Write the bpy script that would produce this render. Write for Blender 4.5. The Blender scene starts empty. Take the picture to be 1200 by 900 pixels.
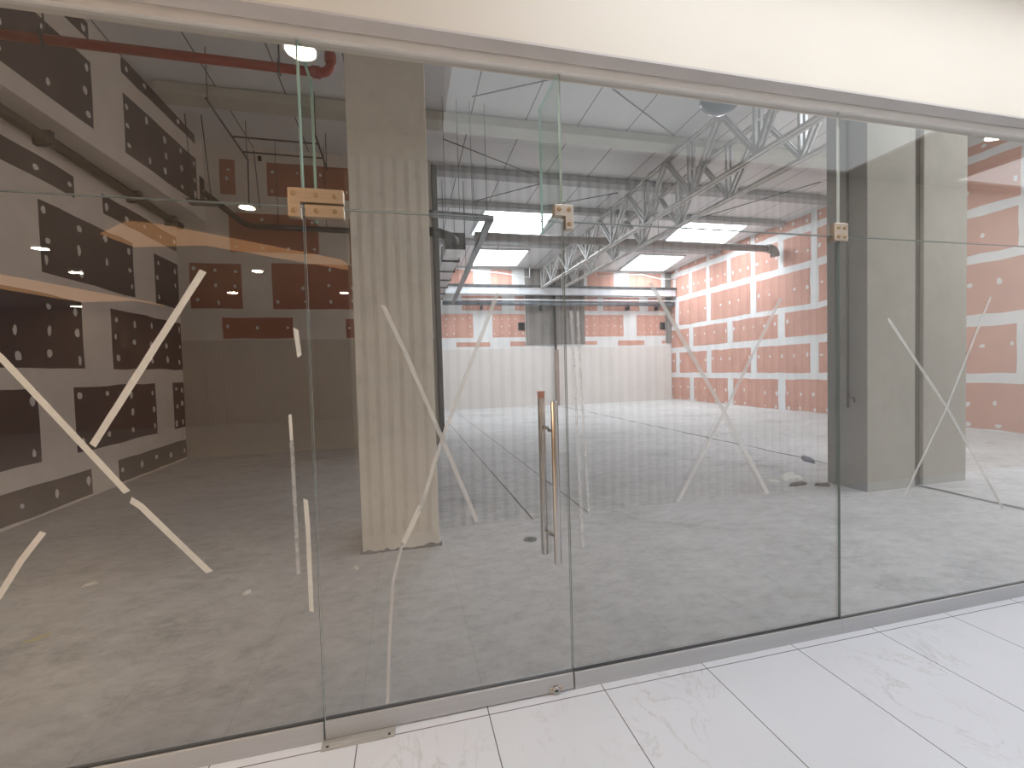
import bpy, bmesh, math, random
from mathutils import Vector, Matrix
random.seed(7)
S = bpy.context.scene
COL = S.collection
PI = math.pi

# ------------------------------------------------------------------ materials
def new_mat(name):
    m = bpy.data.materials.new(name); m.use_nodes = True
    nt = m.node_tree; nt.nodes.clear()
    return m, nt, nt.nodes, nt.links
def out(nt, sock):
    o = nt.nodes.new('ShaderNodeOutputMaterial'); nt.links.new(sock, o.inputs['Surface'])
def pbsdf(nt, rgb=(.5,.5,.5), rough=.6, metal=0., spec=.5):
    b = nt.nodes.new('ShaderNodeBsdfPrincipled')
    b.inputs['Base Color'].default_value = (*rgb, 1); b.inputs['Roughness'].default_value = rough
    b.inputs['Metallic'].default_value = metal; b.inputs['Specular IOR Level'].default_value = spec
    return b
def coords(nt, scale=(1,1,1)):
    # world-space position, so that pattern stays put on every surface
    g = nt.nodes.new('ShaderNodeNewGeometry'); mp = nt.nodes.new('ShaderNodeMapping')
    mp.inputs['Scale'].default_value = scale
    nt.links.new(g.outputs['Position'], mp.inputs['Vector'])
    return mp.outputs['Vector']
def noise(nt, vec, scale, detail=4, rough=.6, dist=0.):
    n = nt.nodes.new('ShaderNodeTexNoise')
    n.inputs['Scale'].default_value = scale; n.inputs['Detail'].default_value = detail
    n.inputs['Roughness'].default_value = rough; n.inputs['Distortion'].default_value = dist
    nt.links.new(vec, n.inputs['Vector']); return n.outputs['Fac']
def ramp(nt, fac, stops):
    r = nt.nodes.new('ShaderNodeValToRGB'); e = r.color_ramp.elements
    while len(e) < len(stops): e.new(.5)
    for i, (p, c) in enumerate(stops):
        e[i].position = p; e[i].color = (*c, 1) if len(c) == 3 else c
    nt.links.new(fac, r.inputs['Fac']); return r.outputs['Color']
def mix(nt, fac, a, b, mode='MIX'):
    n = nt.nodes.new('ShaderNodeMix'); n.data_type = 'RGBA'; n.blend_type = mode
    for s, v in (('Factor', fac),):
        if isinstance(v, (int, float)): n.inputs[0].default_value = v
        else: nt.links.new(v, n.inputs[0])
    for i, v in ((6, a), (7, b)):
        if isinstance(v, tuple): n.inputs[i].default_value = (*v, 1)
        else: nt.links.new(v, n.inputs[i])
    return n.outputs[2]
def math_n(nt, op, a, b=None):
    n = nt.nodes.new('ShaderNodeMath'); n.operation = op
    for i, v in enumerate((a, b)):
        if v is None: continue
        if isinstance(v, (int, float)): n.inputs[i].default_value = v
        else: nt.links.new(v, n.inputs[i])
    return n.outputs[0]
def plain(name, rgb, rough=.6, metal=0., var=.0, scale=3., spec=.4, bump=0., stretch=(1,1,1)):
    m, nt, N, L = new_mat(name)
    b = pbsdf(nt, rgb, rough, metal, spec)
    if var:
        v = coords(nt, stretch); f = noise(nt, v, scale, 5, .6)
        lo = tuple(max(0, c*(1-var)) for c in rgb); hi = tuple(min(1, c*(1+var)) for c in rgb)
        L.new(ramp(nt, f, [(.3, lo), (.7, hi)]), b.inputs['Base Color'])
        if bump:
            bp = N.new('ShaderNodeBump'); bp.inputs['Strength'].default_value = bump
            bp.inputs['Distance'].default_value = .01
            L.new(f, bp.inputs['Height']); L.new(bp.outputs['Normal'], b.inputs['Normal'])
    out(nt, b.outputs[0]); return m
def emit(name, rgb, s):
    m, nt, N, L = new_mat(name)
    e = N.new('ShaderNodeEmission'); e.inputs['Color'].default_value = (*rgb, 1); e.inputs['Strength'].default_value = s
    out(nt, e.outputs[0]); return m

def glass_mat():
    # clear sheet glass, thin: straight-through tinted transmission plus the mirror reflection of its faces
    m, nt, N, L = new_mat('clear_glass')
    fr = N.new('ShaderNodeFresnel'); fr.inputs['IOR'].default_value = 1.52
    g = N.new('ShaderNodeNewGeometry')
    fac = math_n(nt, 'MULTIPLY', fr.outputs[0], 2.7)
    fac = math_n(nt, 'MINIMUM', fac, 1.0)
    fac = math_n(nt, 'MULTIPLY', fac, math_n(nt, 'SUBTRACT', 1.0, g.outputs['Backfacing']))
    t = N.new('ShaderNodeBsdfTransparent'); t.inputs['Color'].default_value = (.966,.966,.962,1)
    gl = N.new('ShaderNodeBsdfGlossy'); gl.inputs['Roughness'].default_value = 0.0
    gl.inputs['Color'].default_value = (.98,1,.99,1)
    mx = N.new('ShaderNodeMixShader'); L.new(fac, mx.inputs[0]); L.new(t.outputs[0], mx.inputs[1]); L.new(gl.outputs[0], mx.inputs[2])
    out(nt, mx.outputs[0]); return m
def glass_edge_mat():
    m, nt, N, L = new_mat('glass_edge')
    b = pbsdf(nt, (.30,.37,.345), .15, 0, .8); out(nt, b.outputs[0]); return m
def fin_mat():
    m, nt, N, L = new_mat('fin_glass')
    fr = N.new('ShaderNodeFresnel'); fr.inputs['IOR'].default_value = 1.5
    g = N.new('ShaderNodeNewGeometry')
    fac = math_n(nt, 'MULTIPLY', fr.outputs[0], math_n(nt, 'SUBTRACT', 1.0, g.outputs['Backfacing']))
    t = N.new('ShaderNodeBsdfTransparent'); t.inputs['Color'].default_value = (.93,.972,.956,1)
    gl = N.new('ShaderNodeBsdfGlossy'); gl.inputs['Roughness'].default_value = 0.0
    mx = N.new('ShaderNodeMixShader'); L.new(fac, mx.inputs[0]); L.new(t.outputs[0], mx.inputs[1]); L.new(gl.outputs[0], mx.inputs[2])
    out(nt, mx.outputs[0]); return m
def film_mat(name, rgb, a):
    m, nt, N, L = new_mat(name)
    t = N.new('ShaderNodeBsdfTransparent'); b = pbsdf(nt, rgb, .55)
    v = coords(nt); f = noise(nt, v, 14, 4)
    mx = N.new('ShaderNodeMixShader')
    fac = math_n(nt, 'ADD', math_n(nt, 'MULTIPLY', f, .12), a-.06)
    L.new(fac, mx.inputs[0]); L.new(t.outputs[0], mx.inputs[1]); L.new(b.outputs[0], mx.inputs[2])
    out(nt, mx.outputs[0]); return m
def concrete_floor():
    m, nt, N, L = new_mat('concrete_floor')
    v = coords(nt); vs = coords(nt, (.75,1.7,1))
    rot = N.new('ShaderNodeMapping'); rot.inputs['Rotation'].default_value = (0,0,.55); rot.inputs['Scale'].default_value = (.75,1.25,1); L.new(v, rot.inputs['Vector'])
    vr = rot.outputs['Vector']
    big = noise(nt, v, .5, 5, .6, .6); mid = noise(nt, vr, 1.8, 11, .76, .25); fine = noise(nt, vr, 9, 9, .78, .3)
    c = ramp(nt, mid, [(.32,(.36,.35,.335)), (.46,(.52,.51,.495)), (.58,(.64,.63,.615)), (.74,(.74,.73,.715))])
    c = mix(nt, .35, c, ramp(nt, big, [(.35,(.46,.452,.44)), (.65,(.71,.70,.69))]))
    c = mix(nt, .42, c, ramp(nt, fine, [(.36,(.30,.295,.285)), (.5,(.53,.52,.51)), (.66,(.70,.69,.68))]))
    st = noise(nt, vr, 1.0, 12, .82, .2); gate = noise(nt, v, .42, 3, .5)
    c = mix(nt, math_n(nt, 'MULTIPLY', ramp(nt, st, [(.51,(0,0,0)), (.62,(.48,.48,.48))]), ramp(nt, gate, [(.42,(.1,.1,.1)), (.58,(1,1,1))])), c, (.17,.162,.145))
    wash = noise(nt, vs, 1.4, 10, .75, .15)
    c = mix(nt, ramp(nt, wash, [(.54,(0,0,0)), (.66,(.5,.5,.5))]), c, (.64,.63,.615))
    b = pbsdf(nt, (.4,.4,.4), .62, 0, .35); L.new(c, b.inputs['Base Color'])
    L.new(ramp(nt, mid, [(.3,(.5,.5,.5)), (.7,(.72,.72,.72))]), b.inputs['Roughness'])
    bp = N.new('ShaderNodeBump'); bp.inputs['Strength'].default_value = .3; bp.inputs['Distance'].default_value = .01
    L.new(mid, bp.inputs['Height']); L.new(bp.outputs['Normal'], b.inputs['Normal'])
    out(nt, b.outputs[0]); return m
def line_mask(nt, val, period, offset, halfw):
    # 1 on thin lines at offset + k*period
    a = math_n(nt, 'SUBTRACT', val, offset-period/2)
    a = math_n(nt, 'WRAP', a, 0); 
    n = a.node; n.inputs[1].default_value = period; n.inputs[2].default_value = 0
    d = math_n(nt, 'ABSOLUTE', math_n(nt, 'SUBTRACT', a, period/2))
    return math_n(nt, 'LESS_THAN', d, halfw)
def marble_floor():
    m, nt, N, L = new_mat('marble_tile')
    g = N.new('ShaderNodeNewGeometry'); sx = N.new('ShaderNodeSeparateXYZ'); L.new(g.outputs['Position'], sx.inputs[0])
    jx = line_mask(nt, sx.outputs['X'], .546, .31, .0022)
    jy = line_mask(nt, sx.outputs['Y'], 1.092, -.055, .0024)
    j = math_n(nt, 'MAXIMUM', jx, jy)
    v = coords(nt, (1.7,.9,1))
    w = noise(nt, v, 2.1, 7, .62, 1.4)
    vein = math_n(nt, 'ABSOLUTE', math_n(nt, 'SUBTRACT', w, .5))
    msk = noise(nt, coords(nt), 1.3, 2)
    vein_c = ramp(nt, vein, [(0,(.50,.52,.56)), (.012,(.74,.755,.80)), (.03,(.76,.795,.875))])
    c = mix(nt, ramp(nt, msk, [(.53,(0,0,0)), (.66,(.9,.9,.9))]), (.76,.795,.875), vein_c)
    cl = noise(nt, v, .9, 4); c = mix(nt, .35, c, ramp(nt, cl, [(.3,(.72,.75,.825)), (.7,(.79,.82,.895))]))
    c = mix(nt, j, c, (.16,.16,.17))
    b = pbsdf(nt, (.8,.8,.8), .22, 0, .4); L.new(c, b.inputs['Base Color']); out(nt, b.outputs[0]); return m
def roof_mat():
    m, nt, N, L = new_mat('roof_sheet')
    g = N.new('ShaderNodeNewGeometry'); sx = N.new('ShaderNodeSeparateXYZ'); L.new(g.outputs['Position'], sx.inputs[0])
    j = line_mask(nt, sx.outputs['X'], .98, .3, .010)
    f = noise(nt, coords(nt, (1,.3,1)), 1.2, 4)
    c = ramp(nt, f, [(.3,(.68,.69,.70)), (.7,(.78,.785,.79))])
    c = mix(nt, j, c, (.16,.16,.17))
    b = pbsdf(nt, (.6,.6,.6), .5, 0, .4); L.new(c, b.inputs['Base Color']); out(nt, b.outputs[0]); return m
def streak(name, lo, hi, sx=14., sz=.6, rough=.8):
    m, nt, N, L = new_mat(name)
    f = noise(nt, coords(nt, (sx, sx, sz)), 1.0, 5, .65); f2 = noise(nt, coords(nt), 1.6, 4)
    c = mix(nt, .4, ramp(nt, f, [(.3, lo), (.7, hi)]), ramp(nt, f2, [(.3, lo), (.7, hi)]))
    b = pbsdf(nt, hi, rough, 0, .3); L.new(c, b.inputs['Base Color']); out(nt, b.outputs[0]); return m
def pillar_mat(name, base, dirt, zdirt=.9):
    m, nt, N, L = new_mat(name)
    f = noise(nt, coords(nt), 2.4, 6, .7, .4); f2 = noise(nt, coords(nt, (2,2,1)), 5, 6, .75)
    c = ramp(nt, f, [(.3, tuple(x*.86 for x in base)), (.7, base)])
    c = mix(nt, ramp(nt, f2, [(.58,(0,0,0)), (.75,(.5,.5,.5))]), c, dirt)
    b = pbsdf(nt, base, .8, 0, .3); L.new(c, b.inputs['Base Color']); out(nt, b.outputs[0]); return m

M = {
 'glass': glass_mat(), 'edge': glass_edge_mat(), 'fin': fin_mat(),
 'topedge': plain('lit_glass_edge', (.74,.80,.77), .2, 0, 0, 3, .7),  # pale tone puts reflected floor light into the transom edges
 'finedge': plain('fin_edge', (.45,.68,.60), .2, 0, 0, 3, .7),
 'concrete': concrete_floor(), 'marble': marble_floor(), 'roof': roof_mat(),
 'compound': plain('joint_compound', (.76,.76,.75), .8, 0, .05, 2.5),
 'warmcompound': plain('warm_lit_compound', (.76,.70,.625), .8, 0, .06, 2.5),  # warm spill of the mall lights put into the plaster colour
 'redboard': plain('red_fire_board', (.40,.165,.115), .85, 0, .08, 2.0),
 'pinkboard': plain('fire_board', (.61,.335,.262), .85, 0, .07, 2.0),
 'darkboard': plain('moisture_board', (.062,.052,.062), .8, 0, .18, 2.0),
 'dot': plain('screw_filler', (.74,.73,.71), .8),
 'creampanel': plain('cream_wall_panel', (.73,.69,.65), .75, 0, .04, 1.2),
 'warmpanelboard': plain('tan_wall_panel', (.60,.54,.46), .75, 0, .05, 1.2),
 'greypanel': streak('weathered_concrete', (.14,.13,.12), (.31,.285,.265), 9, .35),
 'pillar_cream': pillar_mat('cream_render', (.84,.79,.70), (.50,.46,.41)),
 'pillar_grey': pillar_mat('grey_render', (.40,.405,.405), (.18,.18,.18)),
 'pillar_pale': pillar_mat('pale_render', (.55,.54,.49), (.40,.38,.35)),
 'gap': plain('joint_filler', (.10,.09,.075), .9, 0, .25, 6),
 'soffit': plain('grey_soffit', (.64,.605,.59), .8, 0, .04, 3),
 'bulk': plain('cream_paint', (.79,.735,.66), .75, 0, .02, 1.),
 'channel': plain('aluminium_channel', (.92,.89,.85), .45, .1, .04, 5, .5, 0, (.2,6,6)),
 'rail': plain('brushed_steel', (.56,.57,.585), .38, .35, .05, 8, .5, 0, (.15,8,8)),
 'plate': plain('scratched_plate', (.50,.50,.49), .4, .3, .18, 22, .5, 0, (.4,3,3)),
 'brass': plain('satin_brass', (.60,.47,.34), .33, .85, .08, 9, .5, 0, (.3,9,9)),
 'bronze': plain('satin_nickel', (.58,.50,.43), .35, .8, .06, 9, .5, 0, (.3,9,9)),
 'screw': plain('screw_brass', (.42,.30,.17), .35, .85),
 'steel': plain('polished_steel', (.55,.53,.51), .24, 1.0),
 'coral': plain('coral_cap', (.88,.36,.22), .55),
 'tape': plain('masking_tape', (.76,.745,.69), .7, 0, .06, 40),
 'oldtape': film_mat('worn_tape', (.80,.79,.76), .42),
 'film': film_mat('faint_line', (.78,.78,.77), .30),  # for faint reflected lines drawn as translucent strips
 'red': plain('red_pipe_paint', (.33,.035,.03), .45, 0, .1, 6),
 'black': plain('black_rubber', (.022,.022,.02), .6, 0, .2, 5),
 'darkmetal': plain('dark_metal', (.075,.077,.082), .5, .3, .1, 5),
 'trussmetal': plain('truss_paint', (.47,.47,.46), .5, .15, .1, 3),
 'trusslight': plain('truss_chord_paint', (.58,.57,.55), .5, .15, .1, 3),
 'galv': plain('galvanised_sheet', (.60,.62,.64), .38, .6, .1, 3.5),
 'purlin': plain('purlin_paint', (.36,.36,.36), .6, 0, .08, 2),
 'creambeam': plain('cream_beam_paint', (.52,.52,.45), .7, 0, .08, 2),
 'whitebeam': plain('white_beam_paint', (.68,.70,.73), .5, 0, .05, 2),
 'brownpipe': plain('brown_duct_paint', (.33,.29,.27), .6, 0, .1, 3),
 'bluepipe': plain('blue_grey_pipe', (.19,.22,.25), .4, .3, .1, 3),
 'rust': streak('rusty_post', (.24,.17,.14), (.42,.34,.30), 8, 2),
 'white': plain('white_plastic', (.8,.8,.78), .5),
 'hoard': plain('hoarding_white', (.88,.875,.86), .6, 0, .03, 1.),
 'hoardgap': plain('hoarding_groove', (.50,.485,.47), .6, 0, .05, 1.),
 'taupe': plain('taupe_ceiling', (.52,.46,.40), .8),
 'warmwall': plain('brown_mall_wall', (.42,.31,.23), .7, 0, .1, .6),
 'cove': emit('warm_cove_light', (1.,.50,.22), 1.5),
 'glowpanel': emit('ceiling_glow', (.97,.985,1.), 1.1),
 'lamp': emit('warm_lamp', (1.,.88,.72), 22.),
 'lampfar': emit('warm_lamp_far', (1.,.80,.58), 90.),
 'strip': emit('corridor_fill_light', (.94,.97,1.), 9.6), 'warmstrip': emit('warm_fill_light', (1.,.79,.58), 18.), 'warmpanel': emit('warm_fill_ceiling', (1.,.72,.46), 6.),  # added fill sources, unseen in the glass
 'sky': emit('skylight_daylight', (.87,.93,1.), 14.2),
 'unlit': plain('smoked_dome', (.07,.09,.13), .15),
 'debris': plain('plaster_and_glint', (.82,.80,.73), .9, 0, .2, 12),
 'leaf': plain('yellow_scrap', (.55,.50,.28), .8, 0, .1, 9),
 'tarp': plain('blue_black_sheet', (.06,.07,.10), .45, 0, .3, 8),
 'wood': plain('weathered_wood', (.20,.18,.16), .9, 0, .2, 8),
}

# ------------------------------------------------------------------ mesh builder
class MB:
    def __init__(s): s.v = []; s.f = []; s.m = []; s.sm = []
    def add(s, vs, fs, mi=0, smooth=False):
        o = len(s.v); s.v += [tuple(v) for v in vs]
        for f in fs: s.f.append([i+o for i in f]); s.m.append(mi); s.sm.append(smooth)
    def box(s, x0, x1, y0, y1, z0, z1, mi=0):
        vs = [(x,y,z) for z in (z0,z1) for y in (y0,y1) for x in (x0,x1)]
        s.add(vs, [(0,2,3,1),(4,5,7,6),(0,1,5,4),(2,6,7,3),(0,4,6,2),(1,3,7,5)], mi); return s
    def bbox(s, x0, x1, y0, y1, z0, z1, b=.003, mi=0):
        # box with chamfered edges
        bm = bmesh.new(); bmesh.ops.create_cube(bm, size=1)
        for v in bm.verts: v.co = Vector(((x0+x1)/2+v.co.x*(x1-x0), (y0+y1)/2+v.co.y*(y1-y0), (z0+z1)/2+v.co.z*(z1-z0)))
        bmesh.ops.bevel(bm, geom=bm.edges[:], offset=b, segments=2, affect='EDGES', profile=.5)
        bm.verts.index_update()
        s.add([v.co.copy() for v in bm.verts], [[v.index for v in f.verts] for f in bm.faces], mi); bm.free(); return s
    def tube(s, pts, r, n=12, mi=0, caps=True, radii=None):
        pts = [Vector(p) for p in pts]; rings = []
        t0 = (pts[1]-pts[0]).normalized()
        up = Vector((0,0,1)) if abs(t0.z) < .9 else Vector((1,0,0))
        nrm = (up - t0*up.dot(t0)).normalized()
        for i, p in enumerate(pts):
            if i == 0: t = (pts[1]-p).normalized()
            elif i == len(pts)-1: t = (p-pts[i-1]).normalized()
            else: t = ((pts[i+1]-p).normalized() + (p-pts[i-1]).normalized()).normalized()
            nrm = (nrm - t*nrm.dot(t)).normalized(); b = t.cross(nrm)
            rr = radii[i] if radii else r
            rings.append([p + (nrm*math.cos(2*PI*k/n) + b*math.sin(2*PI*k/n))*rr for k in range(n)])
        vs = [v for rg in rings for v in rg]; fs = []
        for i in range(len(pts)-1):
            for k in range(n):
                fs.append((i*n+k, i*n+(k+1)%n, (i+1)*n+(k+1)%n, (i+1)*n+k))
        s.add(vs, fs, mi, True)
        if caps:
            o = len(s.v)-len(vs)
            s.f.append([o+k for k in range(n)][::-1]); s.m.append(mi); s.sm.append(False)
            s.f.append([o+(len(pts)-1)*n+k for k in range(n)]); s.m.append(mi); s.sm.append(False)
        return s
    def bar(s, a, b, w, h, mi=0, up=(0,0,1)):
        # rectangular bar from a to b, w across, h along up
        a = Vector(a); b = Vector(b); t = (b-a).normalized(); u = Vector(up)
        if abs(t.dot(u)) > .95: u = Vector((1,0,0))
        sd = t.cross(u).normalized(); u = sd.cross(t).normalized()
        vs = []
        for p in (a, b):
            for i, j in ((-1,-1),(1,-1),(1,1),(-1,1)): vs.append(p + sd*i*w/2 + u*j*h/2)
        s.add(vs, [(0,3,2,1),(4,5,6,7),(0,1,5,4),(1,2,6,5),(2,3,7,6),(3,0,4,7)], mi); return s
    def disc(s, c, r, axis, h, n=20, mi=0):
        c = Vector(c); a = Vector(axis).normalized()
        return s.tube([c, c+a*h], r, n, mi)
    def prism(s, front, back, mi=0):
        n = len(front); s.add(front+back, [list(range(n)), list(range(2*n-1, n-1, -1))] + [(i, n+i, n+(i+1)%n, (i+1)%n) for i in range(n)], mi); return s
    def build(s, name, mats, parent=None, recenter=True):
        if not isinstance(mats, (list, tuple)): mats = [mats]
        me = bpy.data.meshes.new(name)
        if recenter and s.v:
            xs = [v[0] for v in s.v]; ys = [v[1] for v in s.v]; zs = [v[2] for v in s.v]
            org = Vector(((min(xs)+max(xs))/2, (min(ys)+max(ys))/2, min(zs)))
        else: org = Vector((0,0,0))
        me.from_pydata([Vector(v)-org for v in s.v], [], s.f)
        for k in mats: me.materials.append(M[k])
        for p, mi, sm in zip(me.polygons, s.m, s.sm): p.material_index = mi; p.use_smooth = sm
        bm = bmesh.new(); bm.from_mesh(me); bmesh.ops.recalc_face_normals(bm, faces=bm.faces[:]); bm.to_mesh(me); bm.free()
        o = bpy.data.objects.new(name, me); COL.objects.link(o)
        o.location = org
        if parent:
            w = Vector((0,0,0)); q = parent
            while q: w += q.location; q = q.parent
            o.parent = parent; o.location = org - w
        return o
def tag(o, label, cat, group=None):
    o['label'] = label; o['category'] = cat; o['kind'] = 'thing'
    if group: o['group'] = group
    return o
def struct(o): o['kind'] = 'structure'; return o
def empty(name, loc):
    o = bpy.data.objects.new(name, None); COL.objects.link(o); o.location = loc; o.empty_display_size = .1; return o
def thing(name, loc, label, cat, group=None): return tag(empty(name, loc), label, cat, group)
def copy_tree(o, parent=None):
    c = o.copy(); COL.objects.link(c)
    if parent: c.parent = parent
    for ch in list(o.children): copy_tree(ch, c)
    return c

def roof_z(y): return 6.0-.04*(y-4)

# ------------------------------------------------------------------ shell of the unit
NX0, NX1, FY = -4.0, 11.4, 15.4
struct(MB().box(-4.3, 11.7, .03, 15.7, -.2, 0).build('floor_concrete', 'concrete'))
mb = MB()
mb.add([(-4.3,.2,roof_z(.2)),(11.7,.2,roof_z(.2)),(11.7,15.7,roof_z(15.7)),(-4.3,15.7,roof_z(15.7)),
        (-4.3,.2,roof_z(.2)+.2),(11.7,.2,roof_z(.2)+.2),(11.7,15.7,roof_z(15.7)+.2),(-4.3,15.7,roof_z(15.7)+.2)],
       [(0,1,2,3),(4,7,6,5),(0,4,5,1),(1,5,6,2),(2,6,7,3),(3,7,4,0)])
struct(mb.build('ceiling_roof', 'roof'))

def edge_pts(u0, u1, v0, v1, j):
    # a hand-taped rectangle: slightly wavy edges
    P = []
    def run(a, b):
        n = max(2, int(math.hypot(b[0]-a[0], b[1]-a[1])/.28))
        for i in range(n):
            t = i/n; jj = j if i else j*.4
            P.append((a[0]+(b[0]-a[0])*t + random.uniform(-jj,jj)*(a[0]==b[0] or not i), a[1]+(b[1]-a[1])*t + random.uniform(-jj,jj)*(a[1]==b[1] or not i)))
    run((u0,v0),(u1,v0)); run((u1,v0),(u1,v1)); run((u1,v1),(u0,v1)); run((u0,v1),(u0,v0)); return P
def board(mb, fmap, u0, u1, v0, v1, mi, dots=True, j=.013, rows=None, step=.56, vfun=None, dsize=.036, dstep0=None):
    pts = edge_pts(u0, u1, v0, v1, j)
    if vfun: pts = [(u, vfun(u, v)) for u, v in pts]
    mb.prism([fmap(u,v,.004) for u,v in pts], [fmap(u,v,-.004) for u,v in pts], mi)
    if not dots: return
    w, h = u1-u0, v1-v0
    if rows is None:
        rows = [.5] if h < .45 else ([.14,.5,.86] if h < .95 else [.08,.36,.64,.92])
    n = max(1, round(w/step)) if w > .35 else 0
    us = [u0+.09+(w-.18)*(i/n) for i in range(n+1)] if n else [(u0+u1)/2]
    for u in us:
        for r in rows:
            if random.random() < .12: continue
            cu, cv = u+random.uniform(-.03,.03), v0+h*r+random.uniform(-.035,.035)
            if vfun: cv = vfun(cu, cv)
            a = random.uniform(0,PI); ru, rv = dsize*random.uniform(.55,1.1), dsize*random.uniform(.7,1.5)
            ps = []
            for k in range(8):
                t = 2*PI*k/8; q = random.uniform(.75,1.15)
                ps.append((cu+math.cos(t)*ru*q, cv+math.sin(t)*rv*q))
            mb.prism([fmap(x,y,.007) for x,y in ps], [fmap(x,y,.0) for x,y in ps], 2)

# right wall: rows of pink boards in running bond
mb = MB(); mb.box(NX1, NX1+.3, .2, 15.7, 0, 6.3, 0)
fr = lambda u, v, d: (NX1-d, u, v)
# near the front the rows run a little taller
def stretch(near):
    def g(u, v):
        t = min(1, max(0, (8.25-u)/3.3)); k = sorted(near)
        for (a, da), (b, db) in zip(k, k[1:]):
            if a <= v <= b: return v + t*(da+(db-da)*(v-a)/(b-a))
        return v
    return g
vf = stretch([(0,0),(.97,-.01),(1.17,0),(2.02,.1),(2.25,.1),(3.0,.4),(3.16,.42),(4.18,.16),(4.39,.13),(5.22,.22),(5.43,.17),(5.75,.06),(6.5,0)])
def bond(z0, z1, gaps, gw, rows=None):
    ends = sorted(gaps)
    lo = .25
    for g in ends + [15.4]:
        a, b = lo, (g-gw/2 if g < 15.4 else 15.38)
        if b-a > .15: board(mb, fr, a, b, z0, z1, 1, True, .016, rows, .56, vf, .050)
        lo = g+gw/2
g1 = [2.8,5.05,7.3,9.54,11.78,14.0]; g2 = [1.7,3.95,6.2,8.4,10.67,12.92,14.93]
bond(.03,.97,g1,.27,[.08,.55]); bond(1.17,2.02,g2,.27,[.6]); bond(2.25,3.0,g1,.27,[.6]); bond(3.16,4.18,g2,.27,[.5])
bond(4.39,5.22,[1.7,2.8,3.95,5.05,6.2,7.3,8.4,9.55,10.67,11.8,12.94,14.0,15.1],.2,[.4]); bond(5.43,5.72,g2,.2,[.5])
struct(mb.build('wall_right', ['compound','pinkboard','dot'], recenter=False))

# far wall
mb = MB(); mb.box(-4.3, 11.7, FY, FY+.3, 0, 6.3, 0)
ff = lambda u, v, d: (u, FY-d, v)
for u0,u1,v0,v1 in ((.6,2.69,2.78,3.7),(3.46,4.8,2.78,3.7),(2.02,3.33,2.42,2.6),(4.17,4.8,2.42,2.61),(7.36,9.13,2.78,3.68),(9.75,11.12,2.79,3.68),
    (7.36,7.91,2.44,2.59),(8.87,10.1,2.39,2.6),(10.94,11.12,2.45,2.58),(2.27,3.85,3.85,4.42),(4.4,4.8,3.85,4.42),(7.36,7.95,3.85,4.42),(8.22,9.88,3.85,4.42),(10.3,11.12,3.85,4.42),
    (1.0,2.75,4.62,5.45),(3.43,4.3,4.62,5.45),(7.5,8.72,4.62,5.45),(9.42,10.95,4.62,5.45)):
    board(mb, ff, u0, u1, v0, v1, 1, v0 > 2.7 and v1 < 4.5, .008, [.18,.5,.82], .34, None, .03)
mb.box(.5, 11.36, FY-.05, FY, 0, 2.33, 3)
struct(mb.build('wall_back', ['compound','pinkboard','dot','creampanel'], recenter=False))
struct(MB().box(4.82,7.34, FY-.06, FY-.001, 2.48, 5.5).build('pillar_back', 'greypanel'))
struct(MB().box(11.14,11.39, FY-.06, FY-.001, 2.48, 5.5).build('pillar_back_corner', 'greypanel'))

# left wall: dark boards; the upper part overhangs as a ledge
mb = MB(); mb.box(NX0-.3, NX0, .2, 7.9, 0, 6.4, 0)
fl = lambda u, v, d: (NX0+d, u, v)
def lb(z0, z1, runs, rows):
    for a, b in runs: board(mb, fl, a, b, z0, z1, 1, True, .011, rows, .55, None, .045)
lb(.03,.36,[(.4,2.2),(2.78,4.97),(5.54,7.56)],[.5]); lb(.60,1.43,[(.4,1.8),(2.35,4.17),(4.74,6.6),(7.18,7.57)],[.16,.5,.84])
lb(1.66,2.52,[(.5,2.3),(2.9,4.96),(5.55,7.57)],[.16,.5,.84]); lb(2.77,3.6,[(.4,1.4),(1.98,3.76),(4.35,6.17),(6.78,7.57)],[.16,.5,.84])
lb(3.83,4.1,[(.4,2.2),(2.8,4.95),(5.51,7.57)],[.5])
struct(mb.build('wall_left', ['warmcompound','darkboard','dot'], recenter=False))
mb = MB()
ux = lambda y: -3.73+.055*(y-3.5)
zb = 4.42
P8 = [(NX0-.1,.2),(ux(.2),.2),(ux(7.62),7.62),(NX0-.1,7.62)]
mb.prism([(x,y,zb) for x,y in P8], [(x,y,6.4) for x,y in P8], 0)
fu = lambda u, v, d: (ux(u)+d, u, v)
for z0,z1,runs,rows in ((4.64,5.45,[(.5,2.3),(2.86,4.78),(5.38,7.32)],[.16,.5,.84]),(5.72,5.93,[(.5,2.3),(2.86,4.78),(5.38,7.32)],[.5])):
    for a,b in runs: board(mb, fu, a, b, z0, z1, 1, True, .011, rows, .55, None, .045)
board(mb, fu, 7.42, 7.6, 4.75, 5.2, 1, True, .006, [.4])
struct(mb.build('wall_left_upper', ['warmcompound','darkboard','dot'], recenter=False))

# nearer end wall of the left bay
NY = 7.6
mb = MB(); mb.box(-4.3, .70, NY, NY+.25, 0, 6.2, 0)
fn = lambda u, v, d: (u, NY-d, v)
for u0,u1,v0,v1,rows in ((-3.24,-2.98,4.95,5.6,[.4,.7]),(-2.43,.4,4.96,5.6,[.2,.7]),(-3.12,-1.55,3.88,4.62,[.15,.85]),(-.97,.3,3.7,4.6,[.5]),
    (-3.82,-2.95,2.8,3.65,[.15,.5,.85]),(-2.42,.1,2.8,3.68,[.15,.5,.85]),(-3.31,-2.08,2.23,2.63,[.5]),(-1.1,.3,2.22,2.6,[.5])):
    board(mb, fn, u0, u1, v0, v1, 1, True, .008, rows, .5, None, .032)
mb.box(NX0, .70, NY-.02, NY, 0, 2.2, 3)
struct(mb.build('wall_left_bay_end', ['warmcompound','redboard','dot','warmpanelboard'], recenter=False))
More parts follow.
